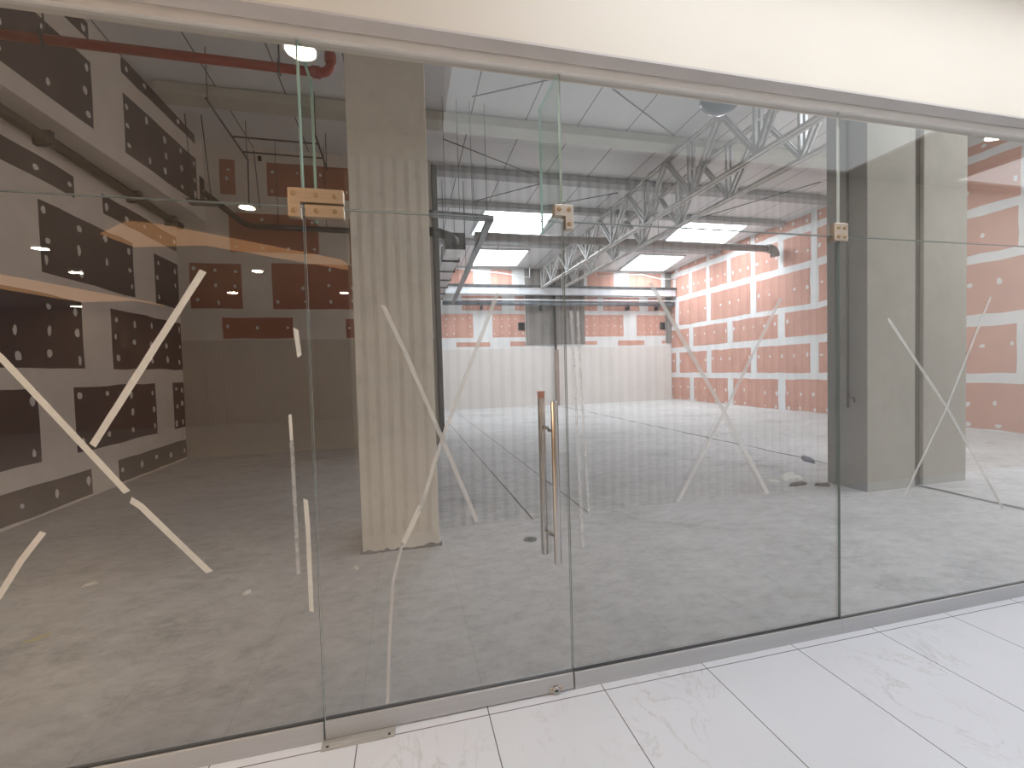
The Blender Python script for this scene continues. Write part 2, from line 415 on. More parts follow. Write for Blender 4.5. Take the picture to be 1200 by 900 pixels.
struct(MB().box(.69, .8, NY-.04, NY+.27, 0, 5.8).build('trim_1', 'darkmetal'))
tag(MB().box(-2.57,-2.51, NY-.03, NY-.002, 5.61, 5.7).build('junction_box', 'black'), 'small black junction box high on the left bay end wall', 'junction box')
for x0,x1,lab in ((4.5,4.78,'square black vent opening in far wall, left of the grey concrete strip'),(10.85,11.1,'square black vent opening in far wall, beside the right corner')):
    t = thing('wall_vent', ((x0+x1)/2, FY-.02, 3.06), lab, 'vent', 'black wall vents')
    f = MB()
    for a in ((x0,x1,3.06,3.085),(x0,x1,3.345,3.37),(x0,x0+.025,3.06,3.37),(x1-.025,x1,3.06,3.37)): f.box(a[0],a[1],FY-.035,FY-.005,a[2],a[3])
    f.build('frame', 'darkmetal', t); MB().box(x0+.02,x1-.02,FY-.015,FY-.006,3.08,3.35).build('opening', 'black', t)

# front wall above the glass (mall bulkhead on the outside), and beyond the frame
mb = MB(); mb.box(-14, 14, -.1, .12, 2.865, 6.4)
struct(mb.build('wall_front_bulkhead', 'bulk'))
struct(MB().box(-4.3, 11.7, -.012, .03, 2.822, 2.862).build('trim_2', 'channel'))
struct(MB().box(-14, 14, -.0995, -.02, 2.855, 2.866).build('trim_8', 'soffit'))
mb = MB(); mb.box(-14,-4, -.1,.2, 0,2.865); mb.box(11.4,14,-.1,.2,0,2.865)
struct(mb.build('wall_front', 'bulk'))

# pillars
struct(MB().bbox(-.385, .25, 1.93, 2.5, 0, 5.98, .008).build('pillar_left', 'pillar_cream'))
mb = MB(); mb.bbox(5.05, 5.76, 1.99, 2.48, 0, 5.98, .008)
for p, mi in ((None,0),): pass
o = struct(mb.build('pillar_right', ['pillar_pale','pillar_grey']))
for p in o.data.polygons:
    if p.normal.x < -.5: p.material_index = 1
struct(MB().bbox(5.93, 6.62, 2.02, 2.48, 0, 5.98, .008).build('pillar_right_outer', 'pillar_pale'))
struct(MB().box(5.755, 5.935, 2.06, 2.4, 0, 5.98).build('trim_3', 'gap'))

# crumbled render along the foot of the left pillar
mb = MB(); n = 22; F_, B_ = [], []
for i in range(n+1):
    xx = -.40+.67*i/n; F_.append((xx, 1.925-random.uniform(.004,.030), .0)); B_.append((xx, 1.931, random.uniform(.006,.035)))
mb.add(F_+B_, [(i, i+1, n+2+i, n+1+i) for i in range(n)]); struct(mb.build('trim_9', 'wood'))
# floor joints
def jitter_strip(x0, y0, y1, w, j=.01, z=.003, seg=.25):
    mb = MB(); n = int((y1-y0)/seg); L_, R_ = [], []
    for i in range(n+1):
        y = y0+(y1-y0)*i/n; a = random.uniform(-j,j)
        L_.append((x0+a-w/2+random.uniform(-j,j)*.6, y, z)); R_.append((x0+a+w/2+random.uniform(-j,j)*.6, y, z))
    vs = L_+R_; mb.add(vs, [(i, n+1+i, n+2+i, i+1) for i in range(n)]); return mb
struct(jitter_strip(5.84, .06, 2.05, .085, .012).build('trim_4', 'gap'))
struct(jitter_strip(5.98, 2.5, 15.3, .04, .03).build('trim_5', 'gap'))
struct(jitter_strip(1.20, 2.3, 15.2, .013, .003).build('trim_6', 'gap'))
struct(jitter_strip(1.80, 2.3, 15.2, .013, .003).build('trim_7', 'gap'))

# ------------------------------------------------------------------ skylights
def skylight(c, label, kind='thing'):
    cs = [Vector((x,y,roof_z(y))) for x,y in c]
    ctr = sum(cs, Vector())/4
    t = thing('skylight', (ctr.x, ctr.y, ctr.z-.06), label, 'skylight', 'skylights in the roof')
    if kind != 'thing':
        for k in ('label','category','group'): del t[k]
        t['kind'] = 'structure'
    dn = Vector((0,0,-1))
    MB().prism([p+dn*.03 for p in cs], [p-dn*.01 for p in cs]).build('diffuser_pane', 'sky', t)
    f = MB()
    for a, b in zip(cs, cs[1:]+cs[:1]):
        d = (b-a).normalized(); f.bar(a+dn*.02-d*.03, b+dn*.02+d*.03, .06, .08)
    f.build('frame', 'whitebeam', t); return t
skylight([(2.22,9.77),(4.12,9.73),(4.28,11.71),(2.12,11.7)], 'bright skylight on the left, the nearer one above the bent conduit')
skylight([(2.45,13.1),(4.35,13.0),(4.41,14.95),(2.55,15.1)], 'bright skylight on the left, the farther one next to the back wall')
skylight([(8.23,9.77),(10.41,9.75),(10.98,11.6),(8.67,11.75)], 'bright skylight on the right, the nearer one beyond the trusses')
skylight([(8.59,13.0),(10.48,13.0),(10.87,15.05),(8.87,15.15)], 'bright skylight on the right, the farther one next to the back wall')
skylight([(6.5,.9),(8.9,.9),(8.9,3.3),(6.5,3.3)], '', 'structure')  # added skylight out of view, brightens the front floor

# ------------------------------------------------------------------ roof steel
for i, (y, w, h, mat, lab) in enumerate(((5.98,.36,.16,'creambeam','wide cream roof beam, nearest to the glass front'),(7.78,.30,.13,'purlin','grey roof purlin, second from the glass front'),
      (9.45,.22,.13,'purlin','grey roof purlin just in front of the nearer skylights'),(12.3,.3,.13,'purlin','grey roof purlin between the nearer and farther skylights'))):
    x0 = -3.45 if y < 7.5 else .82
    z1 = roof_z(y+w/2); mbm = MB().bbox(x0, 11.38, y-w/2, y+w/2, z1-h, z1-.005, .01)
    tag(mbm.build('roof_beam', mat), lab, 'beam', 'roof beams')

def truss(x, label):
    zb = 4.66; y0, y1 = 2.481, 14.85; ZT_ = lambda y: roof_z(y)-.26
    t = thing('roof_truss', (x, (y0+y1)/2, zb-.05), label, 'truss', 'steel roof trusses')
    def chord(f):
        m = MB()
        for s in (-1,1):   # back-to-back angles
            m.bar((x+s*.043,y0,f(y0)),(x+s*.043,y1,f(y1)), .064, .012); m.bar((x+s*.017,y0,f(y0)+.03),(x+s*.017,y1,f(y1)+.03), .010, .075)
        for k in range(9):
            y = y0+.22+k*1.38; m.box(x-.055, x+.055, y-.07, y+.07, f(y)+.01, f(y)+.06)
        return m
    chord(ZT_).build('top_chord', 'trussmetal', t); chord(lambda y: zb).build('bottom_chord', 'trusslight', t)
    ys = [2.62] + [3.9+1.62*k for k in range(7)] + [14.8]
    for y in ys:
        m = MB()
        for s in (-1,1): m.bar((x+s*.05,y,zb+.0),(x+s*.05,y,ZT_(y)+.06),.05,.05,0,(0,1,0))
        m.box(x-.06,x+.06,y-.02,y+.02,(zb+ZT_(y))/2-.02,(zb+ZT_(y))/2+.02); m.build('vertical', 'trussmetal', t)
    for a, b in zip(ys, ys[1:]):
        m = MB()
        for s in (-1,1):
            c_ = (a+b)/2; m.bar((x+s*.045,a,zb+.03),(x+s*.045,c_,ZT_(c_)+.03),.035,.05); m.bar((x+s*.045,c_,ZT_(c_)+.03),(x+s*.045,b,zb+.03),.035,.05)
        m.build('diagonal', 'trussmetal', t)
    return t
truss(5.38, 'light grey steel roof truss, the left one of the pair')
truss(6.22, 'light grey steel roof truss, the right one of the pair')
# posts carrying the truss ends up to the roof
for (a, b, lab) in (((1.2,5.2,5.84),(2.85,4.3,5.88),'thin brace rod under the roof, above the cream beam left of the second glass joint'),
    ((2.9,4.35,5.86),(5.1,5.6,5.80),'thin brace rod under the roof, above the cream beam and sloping to the trusses'),
    ((.85,6.5,5.8),(3.0,7.6,5.75),'thin brace rod behind the cream beam, rising towards the pillar'),
    ((1.9,9.1,5.7),(3.2,7.95,5.74),'thin brace rod above the nearer left skylight'),
    ((3.6,9.2,5.68),(5.2,8.1,5.72),'thin brace rod meeting the trusses'),
    ((8.2,9.2,5.62),(9.6,6.6,5.68),'thin brace rod right of the trusses')):
    tag(MB().tube([a,b], .011, 6).build('brace_rod', 'darkmetal'), lab, 'rod', 'roof brace rods')

# ------------------------------------------------------------------ pipes and ducts
def arc(p, a, b, r, n=6):
    # rounded corner at p between directions a (back) and b (forward)
    p, a, b = Vector(p), Vector(a).normalized(), Vector(b).normalized(); o = []
    for i in range(n+1):
        t = i/n; o.append((p+a*r)*(1-t)**2 + p*2*t*(1-t) + (p+b*r)*t*t)
    return o
# red sprinkler main
t = thing('sprinkler_pipe', (-2.3,3.0,4.51), 'dark red sprinkler pipe running along the glass at upper left', 'pipe')
pts = [(ux(3)+.02,3,4.56)] + arc((-.62,3,4.56),(-1,0,0),(0,0,1),.12) + [(-.62,3,5.95)]
MB().tube(pts, .043, 14).build('main_pipe', 'red', t)
for a, b in (((-.72,3,4.56),(-.8,3,4.56)),((-.62,3,4.68),(-.62,3,4.76)),((-.62,3,5.0),(-.62,3,5.06))): MB().tube([a,b], .056, 14).build('coupling', 'red', t)
for x in (-3.02,-1.1):
    h = MB().tube([(x,3,4.62),(x,3,roof_z(3))], .008, 6).build('hanger_rod', 'darkmetal', t)
    mb = MB()
    for k in range(16):
        a0, a1 = 2*PI*k/16, 2*PI*(k+1)/16
        mb.bar((x,3+math.cos(a0)*.052,4.565+math.sin(a0)*.06),(x,3+math.cos(a1)*.052,4.565+math.sin(a1)*.06),.03,.012,0,(1,0,0))
    mb.build('clamp', 'darkmetal', h)
# black pipe under the left ledge
t = thing('ledge_pipe', (-3.9,4.,4.1), 'black pipe with brackets running under the left wall ledge', 'pipe')
MB().tube([(-3.89,.3,4.24),(-3.89,2.5,4.25),(-3.87,4.4,4.27),(-3.89,5.2,4.28),(-3.89,7.52,4.29)], .062, 12).build('pipe_run', 'black', t)
for y in (2.4,4.35,6.1,7.2): MB().box(-3.998,-3.82,y-.03,y+.03,4.20,4.37).build('bracket', 'darkmetal', t)
# hung conduit frame in the left bay
t = thing('conduit_frame', (-2.0,6.2,5.2), 'thin dark conduit frame hung from the ceiling of the left bay', 'conduit')
z = 5.25
MB().tube([(-2.46,4.95,z),(-2.50,6.75,z)], .016, 8).build('long_conduit', 'darkmetal', t)
MB().tube([(-1.22,5.6,z),(-1.24,6.9,z)], .016, 8).build('long_conduit', 'darkmetal', t)
MB().tube([(-2.49,5.95,z),(-1.23,5.95,z)], .014, 8).build('cross_conduit', 'darkmetal', t)
MB().tube([(-2.50,6.45,z),(-1.24,6.45,z)], .014, 8).build('cross_conduit', 'darkmetal', t)
for x, y in ((-2.46,5.0),(-2.50,6.7),(-1.22,5.7),(-1.24,6.85)):
    MB().tube([(x,y,z),(x,y,roof_z(y))], .006, 6).build('hanger_rod', 'darkmetal', t)
mb = MB(); mb.tube([(-2.5,6.74,z),(-2.52,6.76,4.45)], .012, 6); mb.build('drop_conduit','darkmetal',t)
mb = MB(); mb.tube([(-2.42,6.8,z+.2),(-2.36,6.8,4.45)], .008, 6); mb.build('drop_conduit','darkmetal',t)
# hung tray in left bay corner
t = thing('cable_tray', (-3.0,6.6,4.4), 'narrow dark cable tray hung on rods near the left bay corner', 'cable tray')
mb = MB(); mb.box(-3.4,-2.95,6.55,6.75,4.42,4.435); mb.box(-3.4,-2.95,6.55,6.56,4.42,4.47); mb.box(-3.4,-2.95,6.74,6.75,4.42,4.47); mb.build('tray','darkmetal',t)
for x,dx in ((-3.33,-.06),(-3.05,-.1)): MB().tube([(x,6.65,4.43),(x+dx,6.65,roof_z(6.6))], .008, 6).build('hanger_rod','darkmetal',t)
# duct on end wall
t = thing('bay_duct', (-1.8,7.3,4.2), 'dark round pipe crossing the pink boards of the left bay end wall', 'pipe')
pts = [(-3.36,7.15,4.80),(-2.95,7.28,4.47)] + arc((-2.72,7.32,4.29),(-.75,-.1,.55),(1,0,0),.15) + [(.4,7.32,4.28)]
MB().tube(pts, .055, 10).build('pipe_run','darkmetal',t)
for x in (-2.2,-1.35,-.6):
    MB().tube([(x,7.32,4.3),(x,7.32,roof_z(7.3))], .006, 6).build('hanger_rod','darkmetal',t)
# bent conduit in the middle
t = thing('bent_conduit', (1.5,8,3.98), 'dark square conduit bending back below the left skylights', 'conduit')
mb = MB(); mb.bar((.25,5.42,4.05),(1.53,5.53,4.05),.10,.09); mb.build('front_run','bluepipe',t)
mb = MB(); mb.bar((1.50,5.48,4.05),(1.88,15.0,4.05),.11,.09); mb.build('back_run','bluepipe',t)
for x, y in ((.75,5.46),(.98,5.48),(1.2,5.5),(1.45,5.52),(1.55,7.5),(1.65,9.6),(1.74,12.)):
    MB().tube([(x,y,4.08),(x,y,roof_z(y))], .0045, 6).build('hanger_rod','darkmetal',t)
# galvanised duct
t = thing('ventilation_duct', (1.22,11.2,4.2), 'galvanised rectangular air duct running back beside the pillar', 'duct')
for k in range(6):
    y0 = 7.95+k*1.16; MB().bbox(1.0+.015*k, 1.38+.015*k, y0, y0+1.12, 4.2, 4.5, .006).build('duct_section','galv',t)
for k in range(7):
    y0 = 7.93+k*1.16; MB().box(.97+.015*k, 1.41+.015*k, y0-.0, y0+.035, 4.17, 4.53).build('flange','darkmetal',t)
for k in range(0,7,2):
    y0 = 8.35+k*1.06
    for s in (.98,1.46): MB().tube([(s+.01*k,y0,4.3),(s+.01*k,y0,roof_z(y0))], .006, 6).build('hanger_rod','darkmetal',t)
t = thing('flexible_duct', (.9,7.3,4.15), 'black flexible duct elbow feeding the galvanised air duct', 'duct')
pts = [(.35,7.1,4.28),(.75,7.15,4.28),(1.0,7.35,4.27),(1.14,7.62,4.27),(1.18,7.88,4.3)]
MB().tube(pts, .09, 12).build('hose','black',t)
mb = MB(); mb.tube([(1.17,7.82,4.3),(1.18,7.9,4.31)], .12, 14); mb.build('collar','darkmetal',t)
# brown round duct across the room
t = thing('round_duct', (7,9.57,4.75), 'long brown round duct crossing the room below the skylights', 'duct')
MB().tube([(1.9,9.57,4.98),(10.95,9.57,4.98)], .10, 16).build('duct_pipe','brownpipe',t)
MB().tube([(10.9,9.57,4.98)]+arc((11.16,9.57,4.98),(-1,0,0),(0,-.25,-1),.16)+[(11.17,9.53,4.74)], .13, 16).build('elbow','brownpipe',t)
for x in (2.5,4.6,7.2,9.4): MB().tube([(x,9.57,5.06),(x,9.57,roof_z(9.57))], .007, 6).build('hanger_rod','darkmetal',t)
# beam and pipe along the back wall
t = thing('service_beam', (6.6,15.0,4.4), 'long white box beam along the top of the far wall', 'beam')
MB().bbox(1.5,11.36,14.95,15.15,4.42,4.70,.01).build('box_beam','whitebeam',t)
MB().box(1.5,11.36,14.9,15.2,4.70,4.78).build('top_flange','darkmetal',t)
t = thing('wall_pipe', (6.6,15.1,4.0), 'blue-grey pipe along the far wall under the white box beam', 'pipe')
MB().tube([(1.5,15.1,4.08),(11.34,15.1,4.10)], .075, 12).build('pipe_run','bluepipe',t)
MB().tube([(1.5,14.98,4.2),(11.34,14.98,4.22)], .03, 8).build('upper_conduit','whitebeam',t)
for x in (3.0,5.4,9.2,10.6): MB().box(x-.03,x+.03,15.0,15.33,3.84,4.0).build('bracket','darkmetal',t)
# down pipe and post on the far wall
t = thing('down_pipe', (6.04,15.3,0), 'black down pipe with a rusty brown foot at the middle of the far wall', 'pipe')
MB().tube([(6.02,15.26,2.25),(6.02,15.26,5.4)], .05, 10).build('pipe_run','black',t)
MB().bbox(5.98,6.13,15.2,15.33,0,2.26,.008).build('foot_casing','rust',t)
# sagging cables under the far skylights
for (pts, lab) in (([(1.6,14.75,5.525),(1.7,14.6,5.30),(2.6,14.6,5.22),(3.5,14.6,5.16),(4.8,14.6,5.0),(4.85,14.7,5.525)],'white sagging cable under the farther left skylight'),
                   ([(7.5,14.75,5.525),(7.6,14.6,5.1),(8.8,14.6,5.20),(9.6,14.6,5.22),(10.4,14.6,5.06),(11.39,14.8,5.12)],'white sagging cable under the farther right skylight')):
    tag(MB().tube(pts, .016, 6).build('sagging_cable','white'), lab, 'cable')
# dome camera on the inner side of the front bulkhead
cx, cy, cz = 1.89, .40, 3.075
t = thing('dome_camera', (cx,cy,cz-.07), 'dark blue-grey dome hanging just behind the top of the glass, right of the second joint', 'camera')
prof = [(.115,0),(.115,-.018),(.105,-.03),(.085,-.055),(.055,-.072),(.02,-.080)]
mb = MB(); n = 24
vs = [(cx+r_*math.cos(2*PI*k/n), cy+r_*math.sin(2*PI*k/n), cz+z_) for r_, z_ in prof for k in range(n)]
mb.add(vs, [(i*n+k, i*n+(k+1)%n, (i+1)*n+(k+1)%n, (i+1)*n+k) for i in range(len(prof)-1) for k in range(n)] + [tuple((len(prof)-1)*n+k for k in range(n))], 0, True)
mb.build('dome','unlit',t)
MB().tube([(cx,cy,cz),(cx,cy,cz+.03)], .12, 24).build('base_ring','bluepipe',t)
MB().tube([(cx,cy,cz+.03),(cx,cy,cz+.09),(cx,.117,cz+.09)], .018, 10).build('wall_arm','bluepipe',t)
# rod on the right pillar
t = thing('hanging_conduit', (5.0,2.2,.9), 'thin dark conduit hanging down the grey side of the right pillar', 'conduit')
MB().tube([(5.03,2.2,5.9),(5.03,2.2,3.0),(5.02,2.19,.95)], .014, 8).build('pipe_run','darkmetal',t)
MB().tube([(5.02,2.19,1.06),(5.0,2.1,1.07),(4.98,2.08,1.02)], .010, 6).build('hook','darkmetal',t)

# ------------------------------------------------------------------ glass front
ZT = 2.166
def pane(mb, x0, x1, z0, z1, y0=0., y1=.012):
    vs = [(x,y,z) for z in (z0,z1) for y in (y0,y1) for x in (x0,x1)]
    mb.add(vs, [(0,1,5,4),(2,6,7,3)], 0); mb.add(vs, [(0,2,3,1),(4,5,7,6),(0,4,6,2),(1,3,7,5)], 1); return mb
def window(n, x0, x1, z0, z1): 
    return struct(pane(MB(), x0, x1, z0, z1).build('window_%d' % n, ['glass','edge' if z0 < 1 else 'topedge']))
def screws(o, pts, r=.0085, y=-.0165):
    for x, z in pts:
        s = MB().tube([(x,y+.004,z),(x,y,z),(x,y-.003,z)], r, 14, 0, True, [r*1.15,r*1.15,r*.8])
        s.build('screw','screw',o)
J1, J2, J3 = -.366, .722, 2.292
w1 = window(1, -3.98, J1-.003, .07, ZT-.002)
w2 = window(2, -3.98, J1-.003, ZT+.002, 2.835)
w3 = window(3, J1+.003, J2-.003, ZT+.002, 2.835)
w4 = window(4, J2+.003, J3-.003, ZT+.002, 2.835)
w5 = window(5, J3+.003, 11.38, ZT+.002, 2.835)
w6 = window(6, J2+.004, J3-.002, .07, ZT-.002)
w7 = window(7, J3+.002, 11.38, .07, ZT-.002)
def rail(o, x0, x1):
    MB().box(x0, x1, -.004, .016, .078, .0802).build('gasket','darkmetal',o)
    return MB().bbox(x0, x1, -.014, .026, .004 if False else 0.0, .078, .002).build('bottom_rail','rail',o)
rail(w1, -3.98, J1-.003); rail(w6, J2+.004, J3+.0); rail(w7, J3+.0, 11.38)
# stabilising fins behind the door joints
for o, x in ((w2, J1), (w4, J2)):
    m = MB(); vs = [(X,y,z) for z in (ZT+.03,2.83) for y in (.014,.30) for X in (x-.006,x+.006)]
    m.add(vs, [(0,4,6,2),(1,3,7,5)], 0); m.add(vs, [(0,2,3,1),(4,5,7,6),(0,1,5,4),(2,6,7,3)], 1); m.build('glass_fin',['fin','finedge'],o)
# patch fittings
m = MB(); m.bbox(-.418,-.212,-.0145,.026,2.180,2.236,.0025); m.bbox(-.418,-.374,-.0143,.0258,2.122,2.19,.0025)
p = m.build('patch_fitting','brass',w3); screws(p, [(-.398,2.214),(-.398,2.146),(-.315,2.21),(-.245,2.208)])
m = MB(); m.bbox(.682,.770,-.0145,.026,2.184,2.236,.0025); m.bbox(.732,.770,-.0143,.0258,2.128,2.19,.0025)
p = m.build('patch_fitting','bronze',w4); screws(p, [(.702,2.214),(.748,2.214),(.750,2.150)])
p = MB().bbox(2.248,2.336,-.0145,.026,2.138,2.232,.0025).build('patch_fitting','bronze',w5); screws(p, [(2.272,2.208),(2.313,2.208),(2.272,2.160),(2.313,2.160)])

# the door leaf
door = thing('glass_door', ((J1+J2)/2, .006, .004), 'clear frameless glass door with long steel pull handle, in the middle of the front', 'door')
pane(MB(), J1+.004, J2-.003, .07, ZT-.005).build('glass_panel',['glass','edge'],door)
MB().bbox(J1+.004, J2-.003, -.014, .026, .006, .080, .002).build('bottom_rail','rail',door)
MB().box(J1+.004, J2-.003, -.004, .016, .080, .0822).build('gasket','darkmetal',door)
p = MB().bbox(-.357,-.212,-.0145,.026,2.124,2.172,.0025).build('patch_hinge','brass',door); screws(p, [(-.315,2.149),(-.245,2.149)])
lk = MB().tube([(.63,-.014,.022),(.63,-.028,.022)], .017, 18).build('lock_cylinder','steel',door)
MB().box(.622,.638,-.032,-.027,.0205,.0235).build('keyhole','black',lk)
MB().bbox(.60,.66,-.02,-.0135,.010,.034,.002).build('lock_plate','bronze',door)
for y, x, z0, z1, nm in ((-.062,.640,.628,1.355,'outer'),(.074,.622,.622,1.362,'inner')):
    h = MB().tube([(x,y,z0),(x,y,z0+.003),(x,y,z1-.003),(x,y,z1)], .0165, 20, 0, True, [.015,.0165,.0165,.015]).build('pull_handle','steel',door)
    for zz in (z0+.115, z1-.135):
        s = -1 if y < 0 else 1
        MB().tube([(x,y,zz),(.631,-.002 if y<0 else .014,zz)], .008, 12).build('standoff','steel',h)
    if y > 0:
        MB().tube([(x,y,z1-.0),(x,y,z1+.030),(x,y,z1+.032)], .018, 16, 0, True, [.016,.018,.026]).build('end_cap','coral',h)['label'] = 'coral orange cap on the inner handle top'
# floor spring cover
t = thing('floor_spring_cover', (-.23,-.03,0), 'scratched steel floor spring cover plate under the hinge corner of the door', 'floor plate')
MB().bbox(-.374,-.086,-.066,.02,.0,.005,.002).build('plate','plate',t)
for x, y in ((-.35,-.05),(-.11,-.05)): MB().tube([(x,y,.004),(x,y,.0065)], .006, 10).build('screw','darkmetal',t)

# ------------------------------------------------------------------ tape strips on the glass
def tape(pts, w, label, mat='tape', y=-.0008, name='tape_strip', cat='tape', grp='tape strips on the glass'):
    mb = MB(); P2 = [Vector((a,b)) for a,b in pts]; dense = []
    for a, b in zip(P2, P2[1:]):
        n = max(2, int((b-a).length/.05))
        for i in range(n): dense.append(a.lerp(b, i/n))
    dense.append(P2[-1]); L_, R_ = [], []
    for i, p in enumerate(dense):
        d = (dense[min(i+1,len(dense)-1)]-dense[max(i-1,0)]).normalized(); nrm = Vector((-d.y,d.x))
        jl, jr = random.uniform(.94,1.05), random.uniform(.94,1.05)
        e = d*random.uniform(-.006,.006) if i in (0,len(dense)-1) else Vector((0,0))
        L_.append(p+nrm*w/2*jl+e); R_.append(p-nrm*w/2*jr-e)
    ps = L_+R_[::-1]; n = len(dense); th = .0005
    top = [(q.x,y-th,q.y) for q in L_]+[(q.x,y-th,q.y) for q in R_]
    bot = [(q.x,y+th,q.y) for q in L_]+[(q.x,y+th,q.y) for q in R_]
    f = []
    for i in range(n-1):
        f.append((i,i+1,n+i+1,n+i)); f.append((2*n+i,3*n+i,3*n+i+1,2*n+i+1))
        f.append((i,2*n+i,2*n+i+1,i+1)); f.append((n+i,n+i+1,3*n+i+1,3*n+i))
    f += [(0,n,3*n,2*n),(n-1,3*n-1,4*n-1,2*n-1)]
    mb.add(top+bot, f); return tag(mb.build(name, mat), label, cat, grp)
tape([(-.726,1.905),(-1.108,1.265)], .024, 'cream tape strip on left pane, rising to the upper right')
tape([(-1.42,1.66),(-1.36,1.59),(-1.01,1.085)], .022, 'cream tape strip on left pane, falling from the left picture edge')
tape([(-1.0,1.055),(-.97,1.03),(-.755,.75)], .022, 'cream tape strip on left pane, lower end of the falling diagonal')
tape([(-1.27,.965),(-1.34,.87),(-1.44,.70)], .020, 'short cream tape strip on left pane, in the lower left corner')
tape([(-.412,1.685),(-.402,1.575)], .017, 'short white tape scrap beside the hinge joint, the topmost one')
tape([(-.446,1.345),(-.444,1.24)], .012, 'short white tape scrap on left pane, the middle one beside the hinge joint')
tape([(-.402,1.0),(-.398,.88),(-.398,.54)], .017, 'upright white tape strip beside the hinge joint, near the bottom')
tape([(.41,1.835),(.15,1.21),(.045,.905)], .017, 'worn tape strip on the door falling to the left from the top', 'oldtape')
tape([(.05,.93),(-.03,.77)], .022, 'short white tape piece on the door below the cross', 'tape')
tape([(-.03,.78),(-.075,.62),(-.10,.35),(-.115,.10)], .013, 'thin worn tape strip hanging down the lower door glass', 'oldtape')
tape([(-.075,1.78),(.01,1.58),(.15,1.21),(.29,.835)], .017, 'worn tape strip on the door falling to the right through the cross', 'oldtape', -.0022)
tape([(1.16,1.895),(1.56,1.26),(1.82,.82)], .021, 'pale tape strip on pane right of the door, falling to the right', 'oldtape')
tape([(1.91,1.83),(1.56,1.255),(1.285,.82)], .017, 'worn tape strip on pane right of the door, falling to the left', 'oldtape', -.0022)
tape([(2.63,1.725),(3.07,1.215),(3.54,.57)], .019, 'worn tape strip on rightmost pane, falling to the right', 'oldtape')
tape([(3.42,1.855),(3.07,1.205),(2.75,.72)], .017, 'worn tape strip on rightmost pane, falling to the left', 'oldtape', -.0022)
tape([(.752,1.76),(.762,1.5),(.785,.66)], .014, 'faint upright reflection on pane right of the handle, left line', 'film', -.0008, 'faint_line')  # reflected lines drawn as thin strips on the pane
tape([(.785,1.76),(.795,1.4),(.82,.80)], .012, 'faint upright reflection on pane right of the handle, right line', 'film', -.0008, 'faint_line')
tape([(-.444,1.24),(-.440,.70)], .014, 'faint upright pale line on left pane beside the hinge joint', 'film', -.0008, 'faint_line')

# ------------------------------------------------------------------ bits on the concrete floor
def scrap(x, y, r, label, mat='debris', h=.012, name='floor_glint', asp=1.6, rot=None):
    mb = MB(); n = 9; a0 = random.uniform(0,PI) if rot is None else rot
    lo, hi = [], []
    for k in range(n):
        t = 2*PI*k/n; q = random.uniform(.7,1.2); u, v = math.cos(t)*r*asp*q, math.sin(t)*r*q
        X, Y = x+u*math.cos(a0)-v*math.sin(a0), y+u*math.sin(a0)+v*math.cos(a0)
        lo.append((X,Y,0.)); hi.append((x+(X-x)*.8,y+(Y-y)*.8,h*random.uniform(.6,1.1)))
    mb.prism(hi, lo); return tag(mb.build(name, mat), label, 'scrap', 'scraps on the concrete floor')
scrap(-2.3,1.96,.03,'white downlight glint on concrete floor behind the left pane, left of the tape end')  # this and the next two: downlight glints shaped as flat pale chips
scrap(-1.11,1.47,.024,'white downlight glint on concrete floor below the end of the falling tape')
scrap(-.41,1.66,.018,'tiny white downlight glint on concrete floor left of the cream pillar')
scrap(-2.14,1.23,.03,'yellowish scrap on concrete floor near the left picture edge','leaf',.004,'paper_scrap',2.4,.5)
scrap(4.82,2.78,.12,'white plaster rubble patch at the foot of the right pillar','debris',.02,'plaster_rubble',1.9,.3)
scrap(4.62,2.5,.05,'weathered wood piece lying left of the right pillar','wood',.025,'wood_offcut',3.2,.1)
scrap(4.86,2.38,.045,'broken wood piece touching the foot of the right pillar','wood',.03,'wood_offcut',2.4,2.8)
scrap(5.95,3.6,.07,'crumpled dark blue sheet on floor along the crack beside the right pillar','tarp',.03,'plastic_sheet',4.2,.95)
scrap(4.95,2.95,.06,'smaller white rubble patch behind the main rubble beside the right pillar','debris',.012,'plaster_rubble',2.2,.4)
scrap(4.5,2.72,.05,'small white rubble patch farthest left of the right pillar','debris',.01,'plaster_rubble',2.0,1.9)
t = thing('floor_drain', (1.03,1.81,0), 'small round floor drain in concrete beyond the pull handle', 'drain')
MB().tube([(1.03,1.81,.0),(1.03,1.81,.003)], .06, 20).build('rim','wood',t)
MB().tube([(1.03,1.81,.0041),(1.03,1.81,.006)], .028, 20).build('grate','black',t)

# ------------------------------------------------------------------ the mall corridor in front (and its mirror image in the glass)
struct(MB().box(-14, 14, -14, .03, -.2, 0).build('floor_marble', 'marble'))
mb = MB()
CZ = 3.65
mb.box(-14,14,-14,-.1,CZ,CZ+.2)
struct(mb.build('ceiling_corridor', 'taupe'))
def ceil_panel(x0,x1,y0,y1):  # brightness of the lit white ceiling put in as glow
    o = struct(MB().box(x0+.04,x1-.04,y0+.04,y1-.04,CZ-.02,CZ-.002).build('ceiling_glow_panel','glowpanel'))
    f = MB()
    for a in ((x0,x1,y0,y0+.04),(x0,x1,y1-.04,y1),(x0,x0+.04,y0+.04,y1-.04),(x1-.04,x1,y0+.04,y1-.04)): f.box(a[0],a[1],a[2],a[3],CZ-.03,CZ-.001)
    f.build('frame','bulk',o)
def strip(x0,x1,mat):  # added strips, hidden from the mirror image, to brighten hoarding and floor
    o = struct(MB().box(x0,x1,-1.0,-.72,CZ-.03,CZ-.005).build('ceiling_fill_strip',mat))
    f = MB()
    for y in (-1.03,-.72): f.box(x0-.03,x1+.03,y,y+.03,CZ-.035,CZ-.004)
    f.build('frame','bulk',o)
strip(.5,4.8,'strip'); strip(6.6,10.8,'strip'); strip(-6.5,-1.7,'warmstrip')  # warm one added to light the left bulkhead and bay
